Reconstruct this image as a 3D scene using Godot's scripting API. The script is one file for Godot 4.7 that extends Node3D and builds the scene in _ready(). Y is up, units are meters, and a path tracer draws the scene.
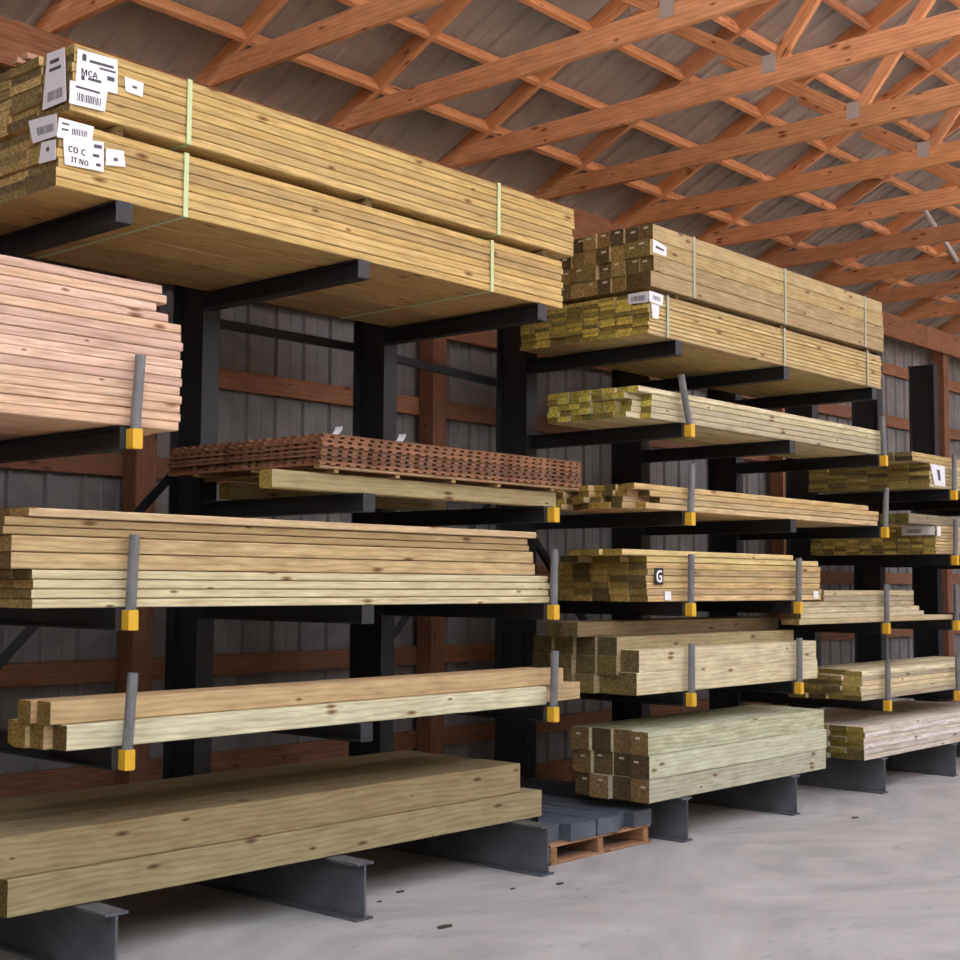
extends Node3D

# A lumber shed seen from inside: cantilever racks of stacked boards along the
# back wall, open to daylight along the whole front side (behind the camera).
# x runs along the racks, z towards the open front, y up; metres.

var rng := RandomNumberGenerator.new()
var used := {}
var mats := {}
var face_tex: Array = []
var end_tex: ImageTexture
var concrete_tex: ImageTexture
var steel_tex: ImageTexture
var metal_tex: ImageTexture
var gravel_tex: ImageTexture

const ORD := ["top", "second", "third", "fourth", "fifth", "sixth", "seventh", "eighth", "ninth", "tenth", "eleventh", "twelfth", "thirteenth", "fourteenth", "fifteenth", "sixteenth"]
const NTH := ["first", "second", "third", "fourth", "fifth", "sixth", "seventh", "eighth", "ninth", "tenth", "eleventh", "twelfth", "thirteenth", "fourteenth", "fifteenth", "sixteenth"]
const RACK_FRONT := -4.727
const COLUMN_FRONT := -5.95

# ------------------------------------------------------------ naming

func numbered(called: String) -> String:
	if not used.has(called):
		used[called] = 0
		return called
	used[called] += 1
	return "%s_%03d" % [called, used[called]]

func tag(o: Node3D, label: String, category: String, group := "", kind := "") -> Node3D:
	if label != "": o.set_meta("label", label)
	if category != "": o.set_meta("category", category)
	if group != "": o.set_meta("group", group)
	if kind != "": o.set_meta("kind", kind)
	return o

func thing(called: String, at: Vector3, label: String, category: String, group := "") -> Node3D:
	var o := Node3D.new()
	o.name = numbered(called)
	add_child(o)
	o.position = at
	return tag(o, label, category, group)

func mesh_node(called: String, mesh: Mesh, parent: Node) -> MeshInstance3D:
	var o := MeshInstance3D.new()
	o.name = numbered(called) if parent == self else called
	o.mesh = mesh
	parent.add_child(o, true)
	return o

# ------------------------------------------------------------ mesh helpers

func start() -> SurfaceTool:
	var st := SurfaceTool.new()
	st.begin(Mesh.PRIMITIVE_TRIANGLES)
	return st

func tri(st: SurfaceTool, a: Vector3, b: Vector3, c: Vector3, n: Vector3) -> void:
	if (b - a).cross(c - a).dot(n) > 0.0:
		var t := b
		b = c
		c = t
	for p in [a, b, c]:
		st.set_normal(n)
		st.set_uv(Vector2(p.x + p.z, p.y))
		st.add_vertex(p)

func quad(st: SurfaceTool, a: Vector3, b: Vector3, c: Vector3, d: Vector3, n: Vector3) -> void:
	tri(st, a, b, c, n)
	tri(st, a, c, d, n)

# extrude a polygon of the local XY plane along local +Z
func prism(st: SurfaceTool, poly: PackedVector2Array, depth: float, xf := Transform3D.IDENTITY) -> void:
	var area := 0.0
	for i in poly.size():
		var p := poly[i]
		var q := poly[(i + 1) % poly.size()]
		area += p.x * q.y - q.x * p.y
	var s := 1.0 if area > 0.0 else -1.0
	for i in poly.size():
		var p := poly[i]
		var q := poly[(i + 1) % poly.size()]
		var n := (xf.basis * Vector3((q.y - p.y) * s, -(q.x - p.x) * s, 0)).normalized()
		quad(st, xf * Vector3(p.x, p.y, 0), xf * Vector3(q.x, q.y, 0), xf * Vector3(q.x, q.y, depth), xf * Vector3(p.x, p.y, depth), n)
	var ids := Geometry2D.triangulate_polygon(poly)
	for k in range(0, ids.size(), 3):
		var a := poly[ids[k]]
		var b := poly[ids[k + 1]]
		var c := poly[ids[k + 2]]
		tri(st, xf * Vector3(a.x, a.y, 0), xf * Vector3(b.x, b.y, 0), xf * Vector3(c.x, c.y, 0), (xf.basis * Vector3(0, 0, -1)).normalized())
		tri(st, xf * Vector3(a.x, a.y, depth), xf * Vector3(b.x, b.y, depth), xf * Vector3(c.x, c.y, depth), (xf.basis * Vector3(0, 0, 1)).normalized())

func box(st: SurfaceTool, lo: Vector3, hi: Vector3, ch := 0.0) -> void:
	var c := ch
	var poly := PackedVector2Array()
	if c <= 0.0:
		poly = PackedVector2Array([Vector2(lo.x, lo.y), Vector2(hi.x, lo.y), Vector2(hi.x, hi.y), Vector2(lo.x, hi.y)])
	else:
		poly = PackedVector2Array([Vector2(lo.x + c, lo.y), Vector2(hi.x - c, lo.y), Vector2(hi.x, lo.y + c), Vector2(hi.x, hi.y - c), Vector2(hi.x - c, hi.y), Vector2(lo.x + c, hi.y), Vector2(lo.x, hi.y - c), Vector2(lo.x, lo.y + c)])
	prism(st, poly, hi.z - lo.z, Transform3D(Basis.IDENTITY, Vector3(0, 0, lo.z)))

func tube(st: SurfaceTool, a: Vector3, b: Vector3, r: float, sides := 12) -> void:
	var d := (b - a).normalized()
	var u := d.cross(Vector3(0, 0, 1) if absf(d.z) < 0.9 else Vector3(1, 0, 0)).normalized()
	var w := d.cross(u)
	for i in sides:
		var t0 := TAU * i / sides
		var t1 := TAU * (i + 1) / sides
		var n0 := u * cos(t0) + w * sin(t0)
		var n1 := u * cos(t1) + w * sin(t1)
		var n := (n0 + n1).normalized()
		quad(st, a + n0 * r, a + n1 * r, b + n1 * r, b + n0 * r, n)
		tri(st, a, a + n0 * r, a + n1 * r, -d)
		tri(st, b, b + n0 * r, b + n1 * r, d)

func i_section(w: float, h: float, tf: float, tw: float) -> PackedVector2Array:
	var a := w / 2
	var b := tw / 2
	return PackedVector2Array([Vector2(-a, 0), Vector2(a, 0), Vector2(a, tf), Vector2(b, tf), Vector2(b, h - tf), Vector2(a, h - tf), Vector2(a, h), Vector2(-a, h), Vector2(-a, h - tf), Vector2(-b, h - tf), Vector2(-b, tf), Vector2(-a, tf)])

# a sawn board: x along the grain (centred), y from 0 to h, z across (centred);
# surface 0 the long faces with eased edges, surface 1 the two cut ends
func board_mesh(len: float, h: float, w: float, face: Material, cut: Material, ch := 0.004) -> ArrayMesh:
	var c := minf(ch, minf(h, w) * 0.2)
	var a := w / 2
	var sec := [Vector2(-a + c, 0), Vector2(a - c, 0), Vector2(a, c), Vector2(a, h - c), Vector2(a - c, h), Vector2(-a + c, h), Vector2(-a, h - c), Vector2(-a, c)]
	var x := len / 2
	var uo := rng.randf()
	var vo := rng.randf()
	var su := 1.0 / 2.2 * (1.0 if rng.randf() < 0.5 else -1.0)
	var st := start()
	var run := 0.0
	for i in 8:
		var p: Vector2 = sec[i]
		var q: Vector2 = sec[(i + 1) % 8]
		var n := Vector3(0, -(q.x - p.x), q.y - p.y).normalized()
		var e := p.distance_to(q)
		var v0 := vo + run / 0.3
		var v1 := vo + (run + e) / 0.3
		run += e
		var pts := [Vector3(-x, p.y, p.x), Vector3(x, p.y, p.x), Vector3(x, q.y, q.x), Vector3(-x, q.y, q.x)]
		var uvs := [Vector2(uo - x * su, v0), Vector2(uo + x * su, v0), Vector2(uo + x * su, v1), Vector2(uo - x * su, v1)]
		var order := [0, 1, 2, 0, 2, 3]
		if (pts[1] - pts[0]).cross(pts[2] - pts[0]).dot(n) > 0.0: order = [0, 2, 1, 0, 3, 2]
		for k in order:
			st.set_normal(n)
			st.set_uv(uvs[k])
			st.add_vertex(pts[k])
	var m := st.commit()
	m.surface_set_material(0, face)
	var se := start()
	var eo := Vector2(rng.randf(), rng.randf())
	for s in [-1.0, 1.0]:
		for i in range(1, 7):
			var ids := [0, i, i + 1]
			var t: Array = []
			for k in ids: t.append(Vector3(x * s, sec[k].y, sec[k].x))
			if (t[1] - t[0]).cross(t[2] - t[0]).dot(Vector3(s, 0, 0)) > 0.0: ids = [0, i + 1, i]
			for k in ids:
				se.set_normal(Vector3(s, 0, 0))
				se.set_uv(eo + Vector2(sec[k].x, sec[k].y) / 0.25)
				se.add_vertex(Vector3(x * s, sec[k].y, sec[k].x))
	se.commit(m)
	m.surface_set_material(1, cut)
	return m

# transform that lays a board (built along x) from a to b, its height within the plane normal to `side`
func along(a: Vector3, b: Vector3, h: float, side := Vector3(1, 0, 0)) -> Transform3D:
	var x := (b - a).normalized()
	var z := side
	var y := z.cross(x).normalized()
	z = x.cross(y)
	return Transform3D(Basis(x, y, z), (a + b) / 2 - y * h / 2)

# ------------------------------------------------------------ textures and materials

func wood_texture(seed: int, knots: int, contrast: float) -> ImageTexture:
	var W := 1024
	var H := 256
	var n1 := FastNoiseLite.new()
	n1.seed = seed
	n1.frequency = 1.0
	n1.fractal_octaves = 2
	var n2 := FastNoiseLite.new()
	n2.seed = seed + 7
	n2.frequency = 1.0
	n2.fractal_octaves = 3
	var r := RandomNumberGenerator.new()
	r.seed = seed
	var kn: Array = []
	for i in knots:
		kn.append(Vector3(r.randf() * W, r.randf() * H, r.randf_range(4.0, 11.0)))
	var im := Image.create(W, H, false, Image.FORMAT_RGB8)
	for yy in H:
		for xx in W:
			var ang := TAU * xx / W
			var cx := cos(ang)
			var sx := sin(ang)
			var v := float(yy) / H
			var d := v * 11.0 + 0.9 * n1.get_noise_3d(cx * 0.4, sx * 0.4, v * 1.3) + 0.10 * n1.get_noise_3d(cx * 2.5, sx * 2.5, v * 6.0 + 3.0)
			var dark := 0.0
			for k in kn:
				var dx := absf(xx - k.x)
				dx = minf(dx, W - dx) * 0.62
				var dy: float = absf(yy - k.y)
				dy = minf(dy, H - dy)
				if dx < k.z * 5.0 and dy < k.z * 5.0:
					var e: float = sqrt(dx * dx + dy * dy) / k.z
					d += 0.55 * exp(-e * e * 0.30) * signf(yy - k.y)
					dark = maxf(dark, clampf(1.25 - e, 0.0, 1.0))
			var ring := 0.5 + 0.5 * sin(TAU * d)
			ring = ring * ring
			var fib := n2.get_noise_3d(cx * 3.0, sx * 3.0, v * 70.0)
			var broad := n1.get_noise_3d(cx * 1.5 + 9.0, sx * 1.5, v * 5.0)
			var t := contrast * (0.085 * ring + 0.10 * fib - 0.10 * broad)
			var col := Color(0.92 - t * 0.85, 0.905 - t * 1.0, 0.885 - t * 1.15)
			col = col.lerp(Color(0.42, 0.27, 0.15), dark * 0.8)
			im.set_pixel(xx, yy, col)
	im.generate_mipmaps()
	return ImageTexture.create_from_image(im)

func end_texture() -> ImageTexture:
	var S := 256
	var n := FastNoiseLite.new()
	n.seed = 31
	n.frequency = 0.02
	var im := Image.create(S, S, false, Image.FORMAT_RGB8)
	for y in S:
		for x in S:
			var d := Vector2(x - 90, y - 300).length() * 0.055 + 0.5 * n.get_noise_2d(x, y)
			var ring := 0.5 + 0.5 * sin(TAU * d)
			var sp := n.get_noise_2d(x * 9.0, y * 9.0)
			var bl := n.get_noise_2d(x * 1.4 + 400.0, y * 1.4)
			var t := 0.11 * ring * ring + 0.07 * sp + 0.22 * bl
			im.set_pixel(x, y, Color(0.86 - t, 0.84 - t * 1.05, 0.74 - t * 1.3))
	im.generate_mipmaps()
	return ImageTexture.create_from_image(im)

func blotch_texture(seed: int, size: int, base: Color, amp: float, fine: float, spots: float) -> ImageTexture:
	var n := FastNoiseLite.new()
	n.seed = seed
	n.frequency = 1.0
	n.fractal_octaves = 4
	var n2 := FastNoiseLite.new()
	n2.seed = seed + 3
	n2.frequency = 1.0
	var im := Image.create(size, size, false, Image.FORMAT_RGB8)
	for y in size:
		for x in size:
			var a := TAU * x / size
			var b := TAU * y / size
			var p := Vector3(cos(a), sin(a), cos(b)) * 0.9
			var v := n.get_noise_3d(p.x + sin(b) * 1.3, p.y - sin(b) * 0.7, p.z)
			var f := n2.get_noise_2d(x * 0.35, y * 0.35)
			var s := clampf(n2.get_noise_3d(x * 0.022, y * 0.05, 5.0) - 0.42, 0.0, 1.0)
			var k := 1.0 + amp * v + fine * f - spots * s
			im.set_pixel(x, y, Color(base.r * k, base.g * k, base.b * k))
	im.generate_mipmaps()
	return ImageTexture.create_from_image(im)

func mat(key: String, col: Color, rough: float, metal := 0.0) -> StandardMaterial3D:
	if mats.has(key): return mats[key]
	var m := StandardMaterial3D.new()
	m.albedo_color = col
	m.roughness = rough
	m.metallic = metal
	mats[key] = m
	return m

func tex_mat(key: String, col: Color, rough: float, metal: float, tex: Texture2D, scale: float) -> StandardMaterial3D:
	if mats.has(key): return mats[key]
	var m := mat(key, col, rough, metal)
	m.albedo_texture = tex
	m.uv1_triplanar = true
	m.uv1_world_triplanar = true
	m.uv1_scale = Vector3.ONE * scale
	return m

func wood(c: Color, t := 0) -> StandardMaterial3D:
	var key := "wood%d%s" % [t, c.to_html()]
	if mats.has(key): return mats[key]
	var m := mat(key, c, 0.82)
	m.albedo_texture = face_tex[t]
	return m

func cut(c: Color) -> StandardMaterial3D:
	var key := "cut" + c.to_html()
	if mats.has(key): return mats[key]
	var m := mat(key, c, 0.9)
	m.albedo_texture = end_tex
	return m

# a few tones of one kind of wood
func tones(c: Color, spread := 0.05) -> Array:
	var out: Array = []
	for k in 4:
		var b := 1.0 + spread * (k - 1.5)
		out.append(Color(minf(c.r * b, 1), minf(c.g * b * (1.0 + 0.012 * (k % 2)), 1), minf(c.b * b * (1.0 - 0.03 * (k % 3)), 1)))
	return out

func pick(a: Array) -> Color:
	return a[rng.randi() % a.size()]

# ------------------------------------------------------------ boards

# x0..x1 along the rack, front face at z = zf, underside at y
func board(called: String, x0: float, x1: float, y: float, zf: float, h: float, w: float, face: Material, end: Material, label: String, category: String, group: String, yaw := 0.0) -> MeshInstance3D:
	var o := mesh_node(called, board_mesh(x1 - x0, h, w, face, end), self)
	o.position = Vector3((x0 + x1) / 2, y, zf - w / 2)
	o.rotation.y = yaw
	tag(o, label, category, group)
	return o

func layer_words(i: int, n: int) -> String:
	var k := n - 1 - i
	if k == 0: return "top layer"
	if i == 0: return "bottom layer"
	return ORD[k] + " layer from top"

func row_words(j: int) -> String:
	return "front row" if j == 0 else NTH[j] + " row from front"

# a loose stack, each board a thing of its own.
# g: name, cat, desc, where, group, x0, x1, y, zf, n (layers), m (rows), h, w, face, end, spread, jit, tex
func loose(g: Dictionary) -> void:
	var tf := tones(g.face, g.get("spread", 0.05))
	var te := tones(g.end, 0.17)
	for i in int(g.n):
		for j in int(g.m):
			if g.has("show") and not g.show.call(i, j): continue
			var jit: float = g.get("jit", 0.03)
			var a: float = g.x0 + rng.randf_range(-jit, jit) * (0.3 if j == 0 else 1.0)
			var b: float = g.x1 + rng.randf_range(-jit, jit) * (0.3 if j == 0 else 1.0)
			if g.has("left") and g.left.has(Vector2i(i, j)): a = g.left[Vector2i(i, j)]
			if g.has("right") and g.right.has(Vector2i(i, j)): b = g.right[Vector2i(i, j)]
			var set_back: float = rng.randf() * 0.011 if j == 0 else 0.0
			var zf: float = g.zf - j * (g.w + 0.003) - set_back
			var c := pick(tf)
			if g.has("tint") and g.tint.has(Vector2i(i, j)): c = g.tint[Vector2i(i, j)]
			var lab := "%s, %s, %s, %s" % [g.desc, layer_words(i, g.n), row_words(j), g.where]
			if int(g.m) == 1: lab = "%s, %s, %s" % [g.desc, layer_words(i, g.n), g.where]
			var o := board(g.name, a, b, g.y + i * (g.h + 0.0006), zf, g.h - 0.0012, g.w - set_back, wood(c, g.get("tex", 0) if j > 0 else rng.randi() % 3), cut(pick(te)), lab, g.cat, g.group)
			if g.has("endtag") and rng.randf() < 0.7:
				end_tag(o, -(b - a) / 2, g.h, g.w)

func end_tag(o: Node3D, x: float, h: float, w: float) -> void:
	var st := start()
	var y := h * rng.randf_range(0.55, 0.75)
	var z := w * rng.randf_range(-0.2, 0.2)
	box(st, Vector3(x - 0.002, y, z - 0.017), Vector3(x, y + 0.012, z + 0.017))
	var m := mesh_node("end_label", st.commit(), o)
	m.material_override = mat("staple", Color(0.82, 0.78, 0.70), 0.6)

# a strapped bundle: one thing whose boards are its parts
func bundle(g: Dictionary) -> Node3D:
	var t := thing("lumber_bundle", Vector3((g.x0 + g.x1) / 2, g.y, g.zf), g.label, "lumber bundle", g.get("group", ""))
	var tf := tones(g.face, g.get("spread", 0.04))
	var te := tones(g.end, 0.17)
	for i in int(g.n):
		for j in int(g.m):
			var inner: bool = i > 0 and i < int(g.n) - 1 and j > 0
			var jl: float = g.get("jit", 0.008)
			var a: float = g.x0 + rng.randf_range(-jl, jl)
			var b: float = g.x1 + rng.randf_range(-jl, jl)
			if inner and not g.get("ends", true): continue
			var set_back: float = rng.randf() * 0.007 if j == 0 else 0.0
			var o := mesh_node(g.get("part", "board"), board_mesh(b - a, g.h - 0.0015, g.w - g.get("gap", 0.004) - set_back, wood(pick(tf), rng.randi() % 3 if j == 0 else 0), cut(pick(te)), g.get("ch", 0.004)), t)
			o.position = Vector3((a + b) / 2 - t.position.x, i * (g.h + 0.0006), -(j + 0.5) * g.w - set_back / 2)
			if g.has("endtag") and rng.randf() < 0.6: end_tag(o, -(b - a) / 2, g.h, g.w)
	return t

func strap(t: Node3D, x: float, h: float, depth: float, m: Material) -> void:
	var st := start()
	var w := 0.012
	var e := 0.0025
	var lx := x - t.position.x
	box(st, Vector3(lx - w, -e, 0.001), Vector3(lx + w, h + e, 0.001 + e))
	box(st, Vector3(lx - w, -e, -depth), Vector3(lx + w, 0, 0.001))
	box(st, Vector3(lx - w, h, -depth), Vector3(lx + w, h + e, 0.001))
	box(st, Vector3(lx - w, -e, -depth - e), Vector3(lx + w, h + e, -depth))
	var o := mesh_node("strap", st.commit(), t)
	o.material_override = m

# paper on a front face: corners as world (x, y), clockwise from top left; lines: printed bars
func paper(t: Node3D, called: String, pts: Array, z: float, text: Array, bars: Array, label := "") -> MeshInstance3D:
	var poly := PackedVector2Array()
	for p in pts: poly.append(p - Vector2(t.position.x, t.position.y))
	var st := start()
	prism(st, poly, 0.0015, Transform3D(Basis.IDENTITY, Vector3(0, 0, z - t.position.z)))
	var o := mesh_node(called, st.commit(), t)
	o.material_override = mat("paper", Color(0.93, 0.92, 0.92), 0.6)
	if label != "": o.set_meta("label", label)
	print_on(o, poly, Transform3D(Basis.IDENTITY, Vector3(0, 0, z - t.position.z + 0.0015)), text, bars)
	return o

# paper on a left end face: corners as world (z, y)
func paper_end(t: Node3D, called: String, pts: Array, x: float, text: Array, bars: Array, label := "") -> MeshInstance3D:
	var poly := PackedVector2Array()
	for p in pts: poly.append(Vector2(p.x - t.position.z, p.y - t.position.y))
	var b := Basis(Vector3(0, 0, 1), Vector3(0, 1, 0), Vector3(-1, 0, 0))
	var xf := Transform3D(b, Vector3(x - t.position.x, 0, 0))
	var st := start()
	prism(st, poly, 0.0015, xf)
	var o := mesh_node(called, st.commit(), t)
	o.material_override = mat("paper", Color(0.93, 0.92, 0.92), 0.6)
	if label != "": o.set_meta("label", label)
	print_on(o, poly, xf * Transform3D(Basis.IDENTITY, Vector3(0, 0, 0.0015)), text, bars)
	return o

# ink: text entries [string, u, v, height], bars [u0, u1, v0, v1]; u, v as shares of the sheet
func print_on(o: Node3D, poly: PackedVector2Array, xf: Transform3D, text: Array, bars: Array) -> void:
	var tl := poly[0]
	var tr := poly[1]
	var br := poly[2]
	var bl := poly[3]
	var at := func(u: float, v: float) -> Vector2: return tl.lerp(tr, u).lerp(bl.lerp(br, u), v)
	if bars.size() > 0:
		var st := start()
		for b in bars:
			var q := PackedVector2Array([at.call(b[0], b[2]), at.call(b[1], b[2]), at.call(b[1], b[3]), at.call(b[0], b[3])])
			prism(st, q, 0.0004, xf)
		var m := mesh_node("print", st.commit(), o)
		m.set_meta("kind", "stuff")
		m.material_override = mat("ink_grey", Color(0.30, 0.30, 0.34), 0.7)
	for e in text:
		var tm := TextMesh.new()
		tm.text = e[0]
		tm.font_size = 32
		tm.pixel_size = e[3] / 24.0
		tm.depth = 0.0006
		tm.horizontal_alignment = HORIZONTAL_ALIGNMENT_LEFT
		var f := SystemFont.new()
		f.font_names = PackedStringArray(["Droid Sans"])
		f.font_weight = 700
		tm.font = f
		var m := mesh_node("lettering", tm, o)
		var p: Vector2 = at.call(e[1], e[2])
		m.transform = xf * Transform3D(Basis.IDENTITY, Vector3(p.x, p.y, 0.0004))
		m.material_override = mat("ink", Color(0.07, 0.07, 0.08), 0.7)

func barcode(u0: float, u1: float, v0: float, v1: float) -> Array:
	var out: Array = []
	var u := u0
	while u < u1:
		var w := rng.randf_range(0.012, 0.035)
		out.append([u, minf(u + w, u1), v0, v1])
		u += w + rng.randf_range(0.012, 0.03)
	return out

# ------------------------------------------------------------ the rack

# levels: arm top heights; pins: {level index: [tilt in x, tilt in z]}; caps: levels with a yellow socket
func upright(x: float, levels: Array, caps: Array, pins: Dictionary, where: String) -> Node3D:
	var paint := tex_mat("rack_paint", Color(0.17, 0.175, 0.19), 0.5, 0.0, steel_tex, 0.7)
	var t := thing("rack_upright", Vector3(x, 0, COLUMN_FRONT), where, "rack upright", "cantilever rack uprights")
	var st := start()
	prism(st, i_section(0.105, 0.262, 0.011, 0.012), 1.75, Transform3D(Basis.IDENTITY, Vector3(0, 0, -0.52)))
	var base := mesh_node("base", st.commit(), t)
	base.material_override = tex_mat("base_paint", Color(0.38, 0.39, 0.41), 0.5, 0.0, steel_tex, 0.7)
	st = start()
	# column section in the x-z plane, extruded upwards: local y of the section runs to -z
	var up := Transform3D(Basis(Vector3(1, 0, 0), Vector3(0, 0, -1), Vector3(0, 1, 0)), Vector3(0, 0.263, 0))
	prism(st, i_section(0.11, 0.27, 0.012, 0.012), 3.58, up)
	var col := mesh_node("column", st.commit(), t)
	col.material_override = paint
	for k in levels.size():
		var top: float = levels[k]
		st = start()
		var L := 1.223
		var ax := -0.03 if top > 2.9 else 0.0   # the top arms sit on the left of the column
		if top > 2.9: L = 1.20
		# arm: I section, a little deeper at the root
		var sec := i_section(0.078, 0.088, 0.008, 0.010)
		prism(st, sec, L, Transform3D(Basis.IDENTITY, Vector3(ax, top - 0.088, 0)))
		# end plate
		box(st, Vector3(ax - 0.039, top - 0.085, L), Vector3(ax + 0.039, top - 0.001, L + 0.006))
		var arm := mesh_node("arm", st.commit(), t)
		arm.material_override = paint
		if k in caps:
			var sx := 0.012
			st = start()
			var z0 := L + 0.006
			box(st, Vector3(sx - 0.023, top - 0.088, z0), Vector3(sx + 0.023, top - 0.008, z0 + 0.048), 0.004)
			var cap := mesh_node("pin_socket", st.commit(), arm)
			cap.material_override = mat("yellow", Color(0.88, 0.68, 0.16), 0.5)
			if pins.has(k):
				var tilt: Array = pins[k]
				st = start()
				var foot := Vector3(sx, top - 0.02, z0 + 0.026)
				tube(st, foot, foot + Vector3(tilt[0], 0.31, tilt[1]), 0.0215)
				var pin := mesh_node("stop_pin", st.commit(), arm)
				pin.material_override = tex_mat("galvanised", Color(0.52, 0.52, 0.52), 0.5, 0.1, metal_tex, 1.5)
	return t

func brace(a: Vector3, b: Vector3, label: String) -> void:
	var st := start()
	var L := a.distance_to(b)
	var x := (b - a) / L
	var z := Vector3(0, 0, 1)
	var y := z.cross(x)
	# angle iron
	prism(st, PackedVector2Array([Vector2(-0.025, 0), Vector2(0.025, 0), Vector2(0.025, 0.005), Vector2(-0.020, 0.005), Vector2(-0.020, 0.03), Vector2(-0.025, 0.03)]), L, Transform3D(Basis(y, -z, -x), b - a))
	var o := mesh_node("rack_brace", st.commit(), self)
	o.position = a
	o.material_override = mats["rack_paint"]
	tag(o, label, "rack brace", "angle-iron braces between the rack columns")

# ------------------------------------------------------------ the building

func truss(k: int, label: String) -> void:
	var x := 6.06 + 1.07 * k
	var t := thing("roof_truss", Vector3(x, 4.495, -2.5), label, "roof truss", "roof trusses over the racks")
	var plate := mat("plate", Color(0.72, 0.68, 0.64), 0.55)
	var orange := Color(0.92, 0.67, 0.49)
	var tf := tones(orange, 0.05)
	var w := 0.038
	var lay := func(called: String, a: Vector3, b: Vector3, h: float, wide := 0.038) -> void:
		var o := mesh_node(called, board_mesh(a.distance_to(b), h, wide, wood(pick(tf), rng.randi() % 2), wood(pick(tf), 0)), t)
		o.transform = along(a, b, h)
	# local z = world z + 2.5, local y = world y - 4.495
	lay.call("bottom_chord", Vector3(0, 0.07, -4.25), Vector3(0, 0.07, 4.25), 0.14)
	for s in [-1.0, 1.0]:
		lay.call("top_chord", Vector3(0, -0.03, s * 4.35), Vector3(0, 2.095, s * 0.03), 0.13, 0.0355)
		lay.call("web", Vector3(0, 0.145, s * 1.62), Vector3(0, 0.735, s * 2.53), 0.085, 0.034)
		lay.call("web", Vector3(0, 0.145, s * 1.50), Vector3(0, 1.93, s * 0.08), 0.085, 0.034)
		for p in [Vector3(0, 0.125, s * 1.55), Vector3(0, 0.76, s * 2.5)]:
			for side in [-1.0, 1.0]:
				var st := start()
				box(st, Vector3(-0.001, -0.055, -0.045), Vector3(0.001, 0.055, 0.045))
				var g := mesh_node("gusset_plate", st.commit(), t)
				g.position = p + Vector3(side * (w / 2 + 0.0015), 0, 0)
				g.material_override = plate
	var ap := start()
	for side in [-1.0, 1.0]:
		box(ap, Vector3(side * 0.0205 - 0.001, 1.93, -0.09), Vector3(side * 0.0205 + 0.001, 2.07, 0.09))
	var apex := mesh_node("gusset_plate", ap.commit(), t)
	apex.material_override = plate

func ribbed(width: float, ribs: int, length: float) -> ArrayMesh:
	# sheet profile in XY (ribs towards -Y), extruded along +Z
	var top := PackedVector2Array()
	var step := width / ribs
	for r in ribs:
		var x := r * step
		for p in [Vector2(0, 0), Vector2(step * 0.36, 0), Vector2(step * 0.40, -0.004), Vector2(step * 0.44, 0), Vector2(step * 0.80, 0), Vector2(step * 0.86, -0.02), Vector2(step * 0.94, -0.02)]:
			top.append(Vector2(x + p.x, p.y))
	top.append(Vector2(width, 0))
	var st := start()
	var th := 0.003
	for i in top.size() - 1:
		var p := top[i]
		var q := top[i + 1]
		var n := Vector3(-(q.y - p.y), q.x - p.x, 0).normalized()
		quad(st, Vector3(p.x, p.y, 0), Vector3(q.x, q.y, 0), Vector3(q.x, q.y, length), Vector3(p.x, p.y, length), -n)
		quad(st, Vector3(p.x, p.y + th, 0), Vector3(q.x, q.y + th, 0), Vector3(q.x, q.y + th, length), Vector3(p.x, p.y + th, length), n)
	for e in [[top[0], -1.0], [top[top.size() - 1], 1.0]]:
		var p: Vector2 = e[0]
		quad(st, Vector3(p.x, p.y, 0), Vector3(p.x, p.y + th, 0), Vector3(p.x, p.y + th, length), Vector3(p.x, p.y, length), Vector3(e[1], 0, 0))
	for zz in [0.0, length]:
		for i in top.size() - 1:
			var p := top[i]
			var q := top[i + 1]
			quad(st, Vector3(p.x, p.y, zz), Vector3(q.x, q.y, zz), Vector3(q.x, q.y + th, zz), Vector3(p.x, p.y + th, zz), Vector3(0, 0, -1 if zz == 0.0 else 1))
	return st.commit()

func structure(called: String) -> Node3D:
	var o := Node3D.new()
	o.name = called
	add_child(o)
	o.set_meta("kind", "structure")
	return o

func solid(called: String, lo: Vector3, hi: Vector3, m: Material) -> MeshInstance3D:
	var st := start()
	box(st, lo, hi)
	var o := mesh_node(called, st.commit(), self)
	o.material_override = m
	o.set_meta("kind", "structure")
	return o

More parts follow.
